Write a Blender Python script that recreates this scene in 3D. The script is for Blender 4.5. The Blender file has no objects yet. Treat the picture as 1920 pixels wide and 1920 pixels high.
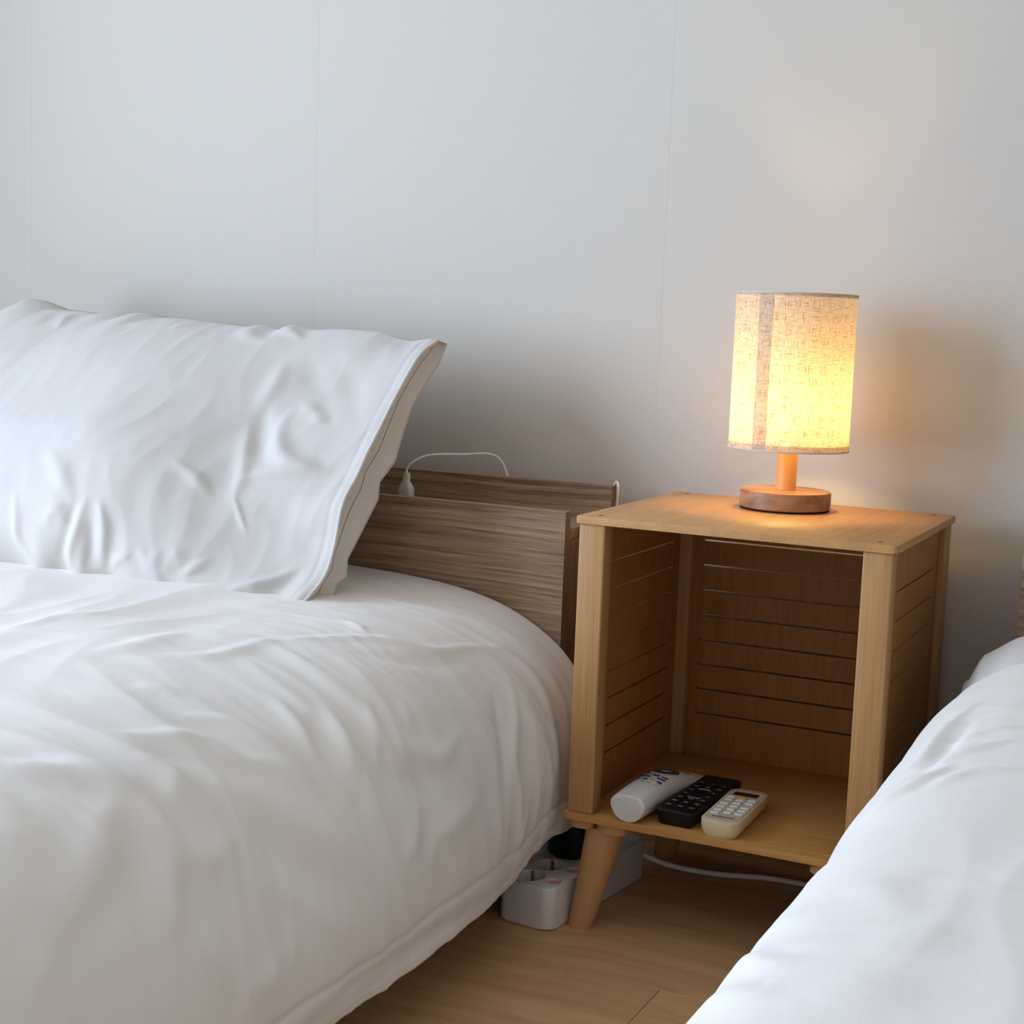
import bpy, bmesh, math, random
import numpy as np
from mathutils import Vector, Matrix

SC = bpy.context.scene
C = SC.collection
PI = math.pi

# ------------------------------------------------------------------ camera
CAM_F, CAM_LOC, CAM_YAW, CAM_PITCH, CAM_ROLL = 2873.23, (0.75831, -1.75001, 0.77548), -0.45096, -0.122217, 0.037715
def cam_axes(yaw, pitch, roll):
    f = np.array([math.sin(yaw)*math.cos(pitch), math.cos(yaw)*math.cos(pitch), math.sin(pitch)])
    r = np.array([math.cos(yaw), -math.sin(yaw), 0.0]); u = np.cross(r, f)
    return math.cos(roll)*r+math.sin(roll)*u, -math.sin(roll)*r+math.cos(roll)*u, f
r_, u_, f_ = cam_axes(CAM_YAW, CAM_PITCH, CAM_ROLL)
cd = bpy.data.cameras.new('camera'); cam = bpy.data.objects.new('camera', cd); C.objects.link(cam)
cd.sensor_width = 36; cd.lens = CAM_F*36/1920; cd.clip_start = 0.05
M = Matrix([[r_[i], u_[i], -f_[i], CAM_LOC[i]] for i in range(3)]+[[0, 0, 0, 1]])
cam.matrix_world = M
SC.camera = cam

# ------------------------------------------------------------------ world, daylight, exposure
SC.view_settings.view_transform = 'Standard'
SC.view_settings.look = 'None'
SC.view_settings.gamma = 1
SC.view_settings.use_curve_mapping = False
SC.view_settings.exposure = -0.07
SC.cycles.use_denoising = True
SC.cycles.max_bounces = 8
SC.cycles.diffuse_bounces = 6
SC.cycles.sample_clamp_indirect = 6
w = bpy.data.worlds.new('daylight'); SC.world = w; w.use_nodes = True
w.node_tree.nodes['Background'].inputs[0].default_value = (0.72, 0.86, 1.0, 1)
w.node_tree.nodes['Background'].inputs[1].default_value = 1.2
def area(name, loc, direction, sx, sy, power, color):
    l = bpy.data.lights.new(name, 'AREA'); l.shape = 'RECTANGLE'; l.size = sx; l.size_y = sy
    l.energy = power; l.color = color
    o = bpy.data.objects.new(name, l); C.objects.link(o); o.location = loc
    o.rotation_euler = Vector(direction).to_track_quat('-Z', 'Z').to_euler()
    return o
# the room, with a window in the left wall behind the camera's left shoulder
RX0, RX1, RY0, RY1, RZ = -1.95, 2.2, -3.7, 0.430, 2.35
WY0, WY1, WZ0, WZ1 = -2.75, -0.75, 0.30, 2.10
area('window_daylight', (RX0-0.06, (WY0+WY1)/2, (WZ0+WZ1)/2), (1, 0, 0), WY1-WY0-.1, WZ1-WZ0-.1, 124, (0.665, 0.825, 1.11))
LAMP_COLOR, LAMP_POWER = (1.0, 0.64, 0.22), 122

# ------------------------------------------------------------------ numpy helpers
#NPBEGIN
def smooth(a, b, x):
    t = np.clip((x-a)/(b-a), 0, 1); return t*t*(3-2*t)
def catmull(P, n):
    P = np.array(P, float); Q = np.vstack([2*P[0]-P[1], P, 2*P[-1]-P[-2]])
    out = []
    for i in range(len(P)-1):
        p0, p1, p2, p3 = Q[i:i+4]
        for t in np.linspace(0, 1, n, endpoint=False):
            out.append(.5*((2*p1)+(-p0+p2)*t+(2*p0-5*p1+4*p2-p3)*t*t+(-p0+3*p1-3*p2+p3)*t**3))
    out.append(P[-1]); return np.array(out)
def arclen(P):
    return np.concatenate([[0], np.cumsum(np.linalg.norm(np.diff(P, axis=0), axis=1))])
def resample(P, s):
    L = arclen(P); return np.stack([np.interp(s, L, P[:, k]) for k in range(P.shape[1])], -1)
_rng = np.random.RandomState(7)
_PERM = _rng.permutation(256); _PERM = np.concatenate([_PERM, _PERM, _PERM])
_GR = np.stack([np.cos(np.linspace(0, 2*np.pi, 256, endpoint=False)), np.sin(np.linspace(0, 2*np.pi, 256, endpoint=False))], 1)
def pnoise(x, y, seed=0):
    xi = np.floor(x).astype(int); yi = np.floor(y).astype(int); xf = x-xi; yf = y-yi
    xi = (xi+seed*17) & 255; yi = (yi+seed*31) & 255
    u = xf**3*(xf*(xf*6-15)+10); v = yf**3*(yf*(yf*6-15)+10)
    def g(a, b, dx, dy):
        h = _PERM[_PERM[a & 255]+(b & 255)]; G = _GR[h]; return G[..., 0]*dx+G[..., 1]*dy
    n00 = g(xi, yi, xf, yf); n10 = g(xi+1, yi, xf-1, yf); n01 = g(xi, yi+1, xf, yf-1); n11 = g(xi+1, yi+1, xf-1, yf-1)
    return (n00*(1-u)+n10*u)*(1-v)+(n01*(1-u)+n11*u)*v
def ridged(x, y, seed=0):
    return 1-np.abs(pnoise(x, y, seed))*2.2
def seg_strokes(A, B, strokes):
    """sum of soft creases; A,B = surface coordinates in metres; stroke = (amp, width, [(a,b)...])"""
    D = np.zeros_like(A)
    for amp, wd, pts in strokes:
        P = catmull(pts, 5) if len(pts) > 2 else np.array(pts, float)
        best = np.full(A.shape, 1e9); tt = np.zeros_like(A); L = arclen(P)
        for i in range(len(P)-1):
            d = P[i+1]-P[i]; l2 = d@d+1e-12
            t = np.clip(((A-P[i, 0])*d[0]+(B-P[i, 1])*d[1])/l2, 0, 1)
            q = (A-P[i, 0]-t*d[0])**2+(B-P[i, 1]-t*d[1])**2
            m = q < best; best = np.where(m, q, best); tt = np.where(m, (L[i]+t*(L[i+1]-L[i]))/L[-1], tt)
        taper = np.sin(np.pi*(0.03+0.94*tt))**0.9
        wl = wd*(0.6+0.4*taper)
        D += amp*taper*np.exp(-best/(wl*wl))
    return D
# ---- left duvet: cross-section from the hem up over the shoulder and across the top (x, z)
PROF1 = catmull([(-.050, .078), (-.036, .14), (-.038, .20), (-.062, .265), (-.108, .322), (-.18, .362), (-.27, .385), (-.40, .396),
                 (-.55, .400), (-.80, .402), (-1.10, .402), (-1.30, .385), (-1.42, .31), (-1.46, .20), (-1.47, .09)], 10)
L1 = arclen(PROF1)[-1]
def duvet1(S, Y):
    P = resample(PROF1, S.ravel()).reshape(S.shape+(2,))
    X, Z = P[..., 0], P[..., 1]
    low = 1-smooth(.0, .22, S)                       # hanging side
    sh = np.exp(-((S-.30)/.16)**2)                   # shoulder
    f = smooth(.05, -.45, Y)
    X = X+.022*f*sh+.012*f*low
    Z = Z+.006*f*sh+.008*np.sin(Y*5.1+1)*sh*f
    Z = Z+.034*smooth(-.10, .05, Y)*(1-smooth(0, .20, S)); X = X+.010*smooth(-.02, .06, Y)*(1-smooth(0, .12, S))
    return X, Y, Z
# ---- right duvet: mirrored, from its hem up (x, z)
PROF2 = catmull([(.466, .02), (.455, .12), (.447, .24), (.452, .30), (.468, .350), (.497, .390), (.55, .415), (.64, .427), (.80, .432),
                 (1.1, .432), (1.6, .43), (1.70, .37), (1.74, .2)], 10)
L2 = arclen(PROF2)[-1]
def duvet2(S, Y):
    P = resample(PROF2, S.ravel()).reshape(S.shape+(2,))
    X, Z = P[..., 0], P[..., 1]
    top = smooth(.22, .50, S)
    e = smooth(-.12, .10, Y)
    Z = Z+.010*e*top-.012*e*np.exp(-((S-.30)/.16)**2)
    X = X+.006*e*smooth(.15, .35, S)*(1-smooth(.5, .8, S))+.014*smooth(-.40, -.60, Y)*(1-top)+.005*smooth(-.28, -.48, Y)*(1-top)-.013*smooth(-.26, -.10, Y)*(1-top)
    X = X+.007*np.exp(-((Y+.60)/.05)**2)*(1-top)-.005*np.exp(-((Y+.50)/.05)**2)*(1-top)
    return X, Y, Z
# ---- big pillow: front and rear curves (y, z) at its right end, x runs to the left
PF = catmull([(-.110, .388), (-.090, .402), (-.046, .431), (-.022, .469), (-.004, .522), (.03, .56), (.074, .612), (.139, .676), (.194, .726), (.245, .746)], 12)
PB = np.array([(-.070, .386), (-.022, .397), (-.014, .419), (.010, .424), (.011, .448), (.050, .486), (.088, .524), (.091, .548), (.131, .573), (.150, .608),
               (.175, .65), (.211, .682), (.254, .715), (.275, .743)])
PX0, PX1 = -.34, -1.19
TOPX = np.array([-1.25, -1.19, -1.15, -1.12, -1.07, -1.01, -.97, -.87, -.84, -.77, -.69, -.67, -.56, -.44, -.41, -.37, -.34])
TOPZ = np.array([.745, .760, .783, .785, .772, .768, .764, .768, .762, .760, .758, .754, .756, .753, .748, .745, .745])
def pillow_front(U, V):
    """U metres from the right end, V 0 bottom .. 1 top"""
    L = arclen(PF)[-1]; P = resample(PF, (V*L).ravel()).reshape(V.shape+(2,))
    X = PX0-U; Y, Z = P[..., 0], P[..., 1]
    # straight plane the filled pillow bulges from
    Yl = -.112+.235*V+.115*V*V; Zl = .386+.36*V
    k = smooth(.0, .22, U)
    Y = Y*(1-k)+Yl*k; Z = Z*(1-k)+Zl*k
    edge = np.clip(4*V*(1-V), 0, 1)**.55
    full = (.45*smooth(.0, .34, U)+.55*smooth(.11+.10*V, .38+.06*V, U))*(1-smooth(.70, .87, U)*.8)
    bulge = .130*edge*full
    hollow = -.004*np.exp(-((U-.16-.04*V)/.07)**2)*edge
    b = bulge+hollow
    Y = Y-.70*b; Z = Z+.55*b*(1-.75*V)
    tz = np.interp(X, TOPX, TOPZ)-.746
    Z = Z+tz*smooth(.55, 1, V)
    return X, Y, Z
def pillow_back(U, V):
    L = arclen(PB)[-1]; P = resample(PB, (V*L).ravel()).reshape(V.shape+(2,))
    X = PX0-U; Y, Z = P[..., 0], P[..., 1]
    Yl = -.05+.325*V; Zl = .380+.365*V
    k = smooth(.0, .22, U)
    Y = Y*(1-k)+Yl*k; Z = Z*(1-k)+Zl*k
    edge = np.clip(4*V*(1-V), 0, 1)**.6
    b = .030*edge*smooth(.05, .3, U)
    Y = np.minimum(Y+.6*b, .30); Z = Z-.5*b
    tz = np.interp(X, TOPX, TOPZ)-.746
    Z = Z+tz*smooth(.55, 1, V)
    return X, Y, Z
#NPEND
STROKES1 = [
    (0.0059, 0.0161, [(0.369, -0.794), (0.337, -0.746), (0.314, -0.73), (0.292, -0.718)]),
    (-0.0028, 0.023, [(0.346, -0.82), (0.317, -0.778), (0.285, -0.759)]),
    (0.0051, 0.0115, [(0.369, -0.648), (0.349, -0.609), (0.33, -0.574), (0.298, -0.559), (0.273, -0.53), (0.24, -0.504)]),
    (-0.0043, 0.0161, [(0.34, -0.664), (0.321, -0.625), (0.292, -0.597), (0.253, -0.559)]),
    (0.0043, 0.0103, [(0.372, -0.562), (0.337, -0.52), (0.285, -0.501), (0.25, -0.504)]),
    (0.0038, 0.0103, [(0.353, -0.428), (0.301, -0.45), (0.263, -0.466)]),
    (0.0051, 0.0115, [(0.314, -0.39), (0.279, -0.406), (0.244, -0.428), (0.221, -0.441)]),
    (-0.0043, 0.0138, [(0.311, -0.412), (0.273, -0.441), (0.234, -0.463)]),
    (0.0034, 0.0103, [(0.298, -0.323), (0.26, -0.358), (0.228, -0.39)]),
    (0.0025, 0.0103, [(0.279, -0.263), (0.247, -0.288)]),
    (0.0085, 0.0276, [(0.285, -0.587), (0.244, -0.568), (0.202, -0.53), (0.164, -0.485), (0.125, -0.466)]),
    (-0.0068, 0.0299, [(0.276, -0.622), (0.224, -0.597), (0.173, -0.555), (0.122, -0.52)]),
    (0.0051, 0.0161, [(0.186, -0.609), (0.154, -0.578), (0.125, -0.546), (0.099, -0.52)]),
    (0.0076, 0.0207, [(0.295, -0.743), (0.273, -0.775), (0.25, -0.81), (0.234, -0.842), (0.208, -0.864)]),
    (-0.0054, 0.0276, [(0.279, -0.721), (0.253, -0.746), (0.228, -0.785), (0.205, -0.826)]),
    (0.0039, 0.0184, [(0.273, -0.886), (0.244, -0.88), (0.221, -0.87), (0.205, -0.861)]),
    (-0.0017, 0.023, [(0.282, -0.858), (0.244, -0.855), (0.221, -0.851)]),
    (0.0059, 0.0172, [(0.289, -0.718), (0.253, -0.718), (0.231, -0.705), (0.218, -0.679), (0.228, -0.635)]),
    (0.0041, 0.0138, [(0.24, -0.737), (0.208, -0.746), (0.173, -0.759)]),
    (-0.0036, 0.0161, [(0.221, -0.714), (0.183, -0.724), (0.138, -0.737)]),
    (0.0059, 0.0161, [(0.196, -0.746), (0.16, -0.727), (0.122, -0.699), (0.103, -0.692)]),
    (0.0037, 0.0149, [(0.125, -0.619), (0.099, -0.632), (0.099, -0.673)]),
    (0.0035, 0.0138, [(0.311, -0.648), (0.289, -0.664), (0.273, -0.695)]),
    (0.0043, 0.0103, [(0.253, 0.001), (0.205, -0.034), (0.16, -0.078), (0.115, -0.084), (0.061, -0.088)]),
    (-0.0043, 0.0115, [(0.244, -0.049), (0.192, -0.088), (0.125, -0.126)]),
    (0.0043, 0.0103, [(0.26, 0.059), (0.205, 0.052), (0.135, 0.03), (0.064, 0.021)]),
    (0.0038, 0.0092, [(0.099, -0.062), (0.077, -0.075), (0.055, -0.088)]),
    (0.0051, 0.0103, [(0.433, -0.298), (0.394, -0.212), (0.362, -0.154), (0.321, -0.104), (0.308, -0.021), (0.292, 0.049)]),
    (-0.0043, 0.0138, [(0.359, -0.237), (0.317, -0.167), (0.289, -0.072)]),
    (0.0034, 0.0069, [(0.436, -0.148), (0.417, -0.145), (0.382, -0.161)]),
    (0.0043, 0.0115, [(0.436, -0.282), (0.439, -0.396), (0.471, -0.447)]),
    (0.0043, 0.0138, [(0.667, -0.476), (0.657, -0.406), (0.638, -0.342)]),
    (0.0051, 0.0172, [(0.523, -0.492), (0.51, -0.434), (0.516, -0.345)]),
    (0.0023, 0.0138, [(0.426, -0.555), (0.414, -0.527), (0.394, -0.533)]),
    (0.0051, 0.0138, [(0.244, -0.336), (0.205, -0.259), (0.218, -0.186)]),
    (-0.0051, 0.023, [(0.231, -0.412), (0.199, -0.339), (0.18, -0.218)]),
    (0.0059, 0.0161, [(0.099, -0.326), (0.128, -0.307), (0.135, -0.25), (0.141, -0.193)]),
    (0.0009, 0.0115, [(0.125, -0.25), (0.106, -0.259)]),
    (0.0043, 0.0092, [(0.0, -0.517), (0.0, -0.419), (0.0, -0.291), (0.0, -0.174), (0.0, -0.081)]),
    (-0.0043, 0.0115, [(0.026, -0.574), (0.032, -0.46), (0.026, -0.31), (0.026, -0.17)]),
    (0.0032, 0.0138, [(0.228, -0.886), (0.202, -0.896), (0.18, -0.918)]),
    (0.0024, 0.0138, [(0.138, -0.584), (0.106, -0.594), (0.09, -0.606)]),
    (0.0043, 0.0138, [(0.183, -0.329), (0.147, -0.355), (0.125, -0.39)]),
]
STROKESP = [
    (0.0053, 0.0143, [(0.207, 0.426), (0.196, 0.38), (0.196, 0.331)]),
    (0.0045, 0.0102, [(0.196, 0.308), (0.179, 0.256), (0.162, 0.202), (0.16, 0.166)]),
    (0.009, 0.0143, [(0.149, 0.333), (0.149, 0.301), (0.136, 0.268), (0.111, 0.241), (0.075, 0.231), (0.053, 0.229)]),
    (-0.0063, 0.0163, [(0.192, 0.341), (0.168, 0.286), (0.143, 0.239)]),
    (-0.0054, 0.0204, [(0.175, 0.433), (0.119, 0.373), (0.072, 0.303)]),
    (-0.0057, 0.0224, [(0.134, 0.431), (0.085, 0.388), (0.047, 0.321)]),
    (0.0035, 0.0102, [(0.138, 0.351), (0.111, 0.331), (0.085, 0.308)]),
    (0.0063, 0.0122, [(0.164, 0.202), (0.138, 0.217), (0.094, 0.222), (0.051, 0.226)]),
    (-0.0029, 0.0224, [(0.136, 0.169), (0.092, 0.161), (0.043, 0.154)]),
    (0.0072, 0.0102, [(0.128, 0.012), (0.094, 0.03), (0.066, 0.055), (0.047, 0.08)]),
    (-0.0032, 0.0122, [(0.064, 0.028), (0.049, 0.047), (0.034, 0.077)]),
    (0.0027, 0.0041, [(0.16, 0.174), (0.141, 0.144), (0.126, 0.119)]),
    (-0.0016, 0.0204, [(0.062, 0.125), (0.032, 0.11), (0.032, 0.089)]),
    (0.0045, 0.0082, [(0.46, 0.11), (0.449, 0.072), (0.445, 0.043), (0.422, 0.018), (0.396, 0.005)]),
    (0.0054, 0.0082, [(0.341, 0.114), (0.345, 0.069), (0.354, 0.027), (0.362, 0.01)]),
    (-0.0045, 0.0092, [(0.356, 0.105), (0.36, 0.059), (0.375, 0.022)]),
    (0.0054, 0.0082, [(0.322, 0.117), (0.305, 0.077), (0.303, 0.04), (0.307, 0.018)]),
    (-0.0045, 0.0092, [(0.326, 0.087), (0.322, 0.043), (0.328, 0.018)]),
    (0.0039, 0.0071, [(0.29, 0.022), (0.279, 0.035), (0.262, 0.047)]),
    (0.0028, 0.0082, [(0.251, 0.06), (0.239, 0.045), (0.232, 0.027)]),
    (0.0035, 0.0092, [(0.224, 0.065), (0.226, 0.045), (0.217, 0.022)]),
    (0.0021, 0.0092, [(0.207, 0.075), (0.198, 0.06), (0.192, 0.043)]),
    (0.0045, 0.0143, [(0.437, 0.191), (0.398, 0.157), (0.369, 0.12), (0.356, 0.105)]),
    (0.0025, 0.0102, [(0.373, 0.107), (0.386, 0.085), (0.401, 0.062)]),
    (0.0045, 0.0102, [(0.254, 0.212), (0.219, 0.192), (0.192, 0.169)]),
    (0.0038, 0.0082, [(0.16, 0.07), (0.173, 0.048), (0.19, 0.032)]),
    (-0.0027, 0.0082, [(0.215, 0.033), (0.194, 0.017), (0.177, 0.012)]),
    (0.003, 0.0082, [(0.516, 0.465), (0.498, 0.475), (0.486, 0.492)]),
    (0.0044, 0.0082, [(0.637, 0.453), (0.654, 0.478), (0.66, 0.495)]),
    (-0.0035, 0.0102, [(0.673, 0.453), (0.68, 0.473), (0.699, 0.495)]),
    (0.0025, 0.0082, [(0.426, 0.468), (0.426, 0.483), (0.407, 0.492)]),
    (0.0044, 0.0102, [(0.328, 0.488), (0.298, 0.475), (0.264, 0.463)]),
    (0.0045, 0.0082, [(0.268, 0.49), (0.243, 0.488), (0.209, 0.473)]),
]
STROKES2 = [
    (0.006, 0.009, [(0.376, -0.556), (0.4, -0.529), (0.423, -0.493), (0.439, -0.435)]),
    (0.006, 0.008, [(0.384, -0.438), (0.402, -0.393), (0.405, -0.299), (0.41, -0.217), (0.42, -0.15)]),
    (-0.005, 0.01, [(0.402, -0.49), (0.418, -0.438), (0.423, -0.35), (0.428, -0.244)]),
    (0.004, 0.01, [(0.413, -0.441), (0.441, -0.399), (0.478, -0.35)]),
    (0.004, 0.01, [(0.436, -0.514), (0.462, -0.469), (0.501, -0.456)]),
    (0.0035, 0.008, [(0.423, -0.35), (0.446, -0.317), (0.478, -0.296)]),
    (0.0024, 0.02, [(0.439, -0.744), (0.467, -0.802), (0.491, -0.82)]),
    (0.0015, 0.015, [(0.376, -0.82), (0.394, -0.808), (0.41, -0.787)]),
    (0.004, 0.012, [(0.374, -0.856), (0.41, -0.899), (0.439, -0.902)]),
    (0.0017, 0.02, [(0.475, -0.893), (0.488, -0.869), (0.504, -0.826)]),
    (-0.0016, 0.02, [(0.48, -0.772), (0.501, -0.738), (0.532, -0.738)]),
    (0.0015, 0.02, [(0.457, -0.962), (0.488, -0.947), (0.519, -0.944)]),
    (0.0028, 0.015, [(0.374, -0.917), (0.415, -0.953), (0.439, -0.944)]),
]

# ------------------------------------------------------------------ mesh helpers
def link(name, me, mat, parent=None):
    o = bpy.data.objects.new(name, me); C.objects.link(o)
    if mat and not me.materials: me.materials.append(mat)
    if parent: o.parent = parent
    return o
def finish(bm, name, mat, parent=None, smooth_shade=False, angle=None):
    me = bpy.data.meshes.new(name); bmesh.ops.recalc_face_normals(bm, faces=bm.faces)
    bm.to_mesh(me); bm.free()
    if smooth_shade:
        for p in me.polygons: p.use_smooth = True
        if angle: me.set_sharp_from_angle(angle=angle)
    return link(name, me, mat, parent)
def add_box(bm, x0, x1, y0, y1, z0, z1, bev=0.0, seg=2, vert_only=False):
    vs = [bm.verts.new((x, y, z)) for x in (x0, x1) for y in (y0, y1) for z in (z0, z1)]
    F = [(0, 1, 3, 2), (4, 6, 7, 5), (0, 4, 5, 1), (2, 3, 7, 6), (0, 2, 6, 4), (1, 5, 7, 3)]
    fs = [bm.faces.new([vs[i] for i in f]) for f in F]
    if bev > 0:
        es = list({e for f in fs for e in f.edges})
        if vert_only: es = [e for e in es if abs(e.verts[0].co.z-e.verts[1].co.z) > 1e-6]
        bmesh.ops.bevel(bm, geom=es, offset=bev, segments=seg, profile=.5, affect='EDGES')
def box(name, b, mat, parent=None, bev=.0015, seg=2):
    bm = bmesh.new(); add_box(bm, *b, bev=bev, seg=seg)
    return finish(bm, name, mat, parent, True, math.radians(40))
def rounded_prism(bm, x0, x1, y0, y1, z0, z1, r, seg=6, bev=.001, bseg=2):
    pts = []
    for cx, cy, a0 in ((x1-r, y1-r, 0), (x0+r, y1-r, 90), (x0+r, y0+r, 180), (x1-r, y0+r, 270)):
        for k in range(seg+1):
            a = math.radians(a0+90*k/seg); pts.append((cx+r*math.cos(a), cy+r*math.sin(a)))
    lo = [bm.verts.new((x, y, z0)) for x, y in pts]; hi = [bm.verts.new((x, y, z1)) for x, y in pts]
    f0 = bm.faces.new(list(reversed(lo))); f1 = bm.faces.new(hi); n = len(pts)
    for i in range(n): bm.faces.new((lo[i], lo[(i+1) % n], hi[(i+1) % n], hi[i]))
    if bev > 0: bmesh.ops.bevel(bm, geom=list(f0.edges)+list(f1.edges), offset=bev, segments=bseg, profile=.5, affect='EDGES')
def add_ring(bm, axis, a0, a1, z0, z1, s0, s1, h0, h1, c0, c1):
    """flat board with one rectangular opening"""
    def P(p, q, c): return (p, c, q) if axis == 'x' else (c, p, q)
    V = {}
    for c in (c0, c1):
        V[c] = ([bm.verts.new(P(p, q, c)) for p, q in ((a0, z0), (a1, z0), (a1, z1), (a0, z1))], [bm.verts.new(P(p, q, c)) for p, q in ((s0, h0), (s1, h0), (s1, h1), (s0, h1))])
    for i in range(4):
        j = (i+1) % 4
        for c in (c0, c1): bm.faces.new((V[c][0][i], V[c][0][j], V[c][1][j], V[c][1][i]))
        for k in (0, 1): bm.faces.new((V[c0][k][i], V[c0][k][j], V[c1][k][j], V[c1][k][i]))
def lathe(bm, prof, n=48, cx=0, cy=0):
    rings = []
    for r, z in prof:
        rings.append([bm.verts.new((cx+r*math.cos(2*PI*k/n), cy+r*math.sin(2*PI*k/n), z)) for k in range(n)] if r > 1e-6 else [bm.verts.new((cx, cy, z))])
    for a, b in zip(rings, rings[1:]):
        for k in range(n):
            k2 = (k+1) % n
            if len(a) == 1 and len(b) == 1: continue
            if len(a) == 1: bm.faces.new((a[0], b[k2], b[k]))
            elif len(b) == 1: bm.faces.new((a[k], a[k2], b[0]))
            else: bm.faces.new((a[k], a[k2], b[k2], b[k]))
def tube(bm, pts, r, n=10, sub=6, rz=None):
    P = catmull(pts, sub) if len(pts) > 2 else np.array(pts, float)
    T = np.gradient(P, axis=0); T /= np.linalg.norm(T, axis=1)[:, None]
    up = np.array([0, 0, 1.0]) if abs(T[0, 2]) < .9 else np.array([1.0, 0, 0])
    N = np.cross(T[0], up); N /= np.linalg.norm(N); rings = []
    rr = np.full(len(P), r) if np.isscalar(r) else np.interp(np.linspace(0, 1, len(P)), np.linspace(0, 1, len(r)), r)
    for i, p in enumerate(P):
        N = N-T[i]*(N@T[i]); N /= np.linalg.norm(N); B = np.cross(T[i], N)
        rings.append([bm.verts.new(tuple(p+rr[i]*(math.cos(2*PI*k/n)*N+math.sin(2*PI*k/n)*B))) for k in range(n)])
    for a, b in zip(rings, rings[1:]):
        for k in range(n): bm.faces.new((a[k], a[(k+1) % n], b[(k+1) % n], b[k]))
    bm.faces.new(list(reversed(rings[0]))); bm.faces.new(rings[-1])
def grid_mesh(name, X, Y, Z, mat, parent=None, wrap=False):
    n, m = X.shape
    co = np.stack([X, Y, Z], -1).reshape(-1, 3)
    i, j = np.meshgrid(np.arange(n-1), np.arange(m if wrap else m-1), indexing='ij')
    j2 = (j+1) % m
    F = np.stack([i*m+j, (i+1)*m+j, (i+1)*m+j2, i*m+j2], -1).reshape(-1, 4)
    me = bpy.data.meshes.new(name); me.from_pydata(co.tolist(), [], F.tolist())
    for p in me.polygons: p.use_smooth = True
    return link(name, me, mat, parent)
def normals(X, Y, Z):
    P = np.stack([X, Y, Z], -1); a = np.gradient(P, axis=0); b = np.gradient(P, axis=1)
    N = np.cross(a, b); N /= np.linalg.norm(N, axis=-1)[..., None]+1e-12
    return N
def empty(name, loc, rz=0):
    o = bpy.data.objects.new(name, None); o.empty_display_size = .05; C.objects.link(o); o.location = loc; o.rotation_euler = (0, 0, rz); return o
def tag(o, label, cat, group=None):
    o['label'] = label; o['category'] = cat
    if group: o['group'] = group
    return o
def struct(o):
    o['kind'] = 'structure'; return o

# ------------------------------------------------------------------ materials
def lin(c):
    return tuple((v/255/12.92 if v/255 <= .04045 else ((v/255+.055)/1.055)**2.4) for v in c)+(1,)
def new_mat(name, rgb, rough=.5, spec=.5, **kw):
    m = bpy.data.materials.new(name); m.use_nodes = True; b = m.node_tree.nodes['Principled BSDF']
    b.inputs['Base Color'].default_value = lin(rgb); b.inputs['Roughness'].default_value = rough
    b.inputs['Specular IOR Level'].default_value = spec
    for k, v in kw.items(): b.inputs[k.replace('_', ' ')].default_value = v
    return m
def N(m, t, **kw):
    n = m.node_tree.nodes.new(t)
    for k, v in kw.items(): setattr(n, k, v)
    return n
def wire(m, a, b): m.node_tree.links.new(a, b)
def wood(name, light, dark, axis, fine=1.0, band=0.5, rough=.45, sharp=(.35, .65), bump=.06, freq=1.0, wavy=.02):
    m = new_mat(name, light, rough, .35); nt = m.node_tree; b = nt.nodes['Principled BSDF']
    tc = N(m, 'ShaderNodeTexCoord'); oi = N(m, 'ShaderNodeObjectInfo')
    add = N(m, 'ShaderNodeVectorMath', operation='ADD'); wire(m, tc.outputs['Object'], add.inputs[0])
    mul = N(m, 'ShaderNodeVectorMath', operation='SCALE'); mul.inputs['Scale'].default_value = 3.7
    comb = N(m, 'ShaderNodeCombineXYZ')
    for k in range(3): wire(m, oi.outputs['Random'], comb.inputs[k])
    wire(m, comb.outputs[0], mul.inputs[0]); wire(m, mul.outputs[0], add.inputs[1])
    # gentle wander of the grain
    wn = N(m, 'ShaderNodeTexNoise'); wn.inputs['Scale'].default_value = 4; wn.inputs['Detail'].default_value = 1
    wire(m, add.outputs[0], wn.inputs['Vector'])
    ws = N(m, 'ShaderNodeVectorMath', operation='SCALE'); ws.inputs['Scale'].default_value = wavy
    wire(m, wn.outputs['Color'], ws.inputs[0])
    a2 = N(m, 'ShaderNodeVectorMath', operation='ADD'); wire(m, add.outputs[0], a2.inputs[0]); wire(m, ws.outputs[0], a2.inputs[1])
    def layer(long, cross, det):
        mp = N(m, 'ShaderNodeMapping'); s = [cross*freq]*3; s['xyz'.index(axis)] = long*freq
        mp.inputs['Scale'].default_value = s; wire(m, a2.outputs[0], mp.inputs['Vector'])
        n = N(m, 'ShaderNodeTexNoise'); n.inputs['Scale'].default_value = 1; n.inputs['Detail'].default_value = det
        n.inputs['Roughness'].default_value = .6
        wire(m, mp.outputs[0], n.inputs['Vector']); return n.outputs['Fac']
    big = layer(1.6, 75, 3); small = layer(6, 520*fine, 2)
    mx = N(m, 'ShaderNodeMix'); mx.inputs[0].default_value = 1-band; wire(m, big, mx.inputs[2]); wire(m, small, mx.inputs[3])
    rp = N(m, 'ShaderNodeValToRGB'); rp.color_ramp.elements[0].position = sharp[0]; rp.color_ramp.elements[1].position = sharp[1]
    rp.color_ramp.elements[0].color = lin(dark); rp.color_ramp.elements[1].color = lin(light)
    wire(m, mx.outputs[0], rp.inputs[0]); wire(m, rp.outputs[0], b.inputs['Base Color'])
    bp = N(m, 'ShaderNodeBump'); bp.inputs['Strength'].default_value = bump; bp.inputs['Distance'].default_value = .001
    wire(m, mx.outputs[0], bp.inputs['Height']); wire(m, bp.outputs[0], b.inputs['Normal'])
    return m
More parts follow.
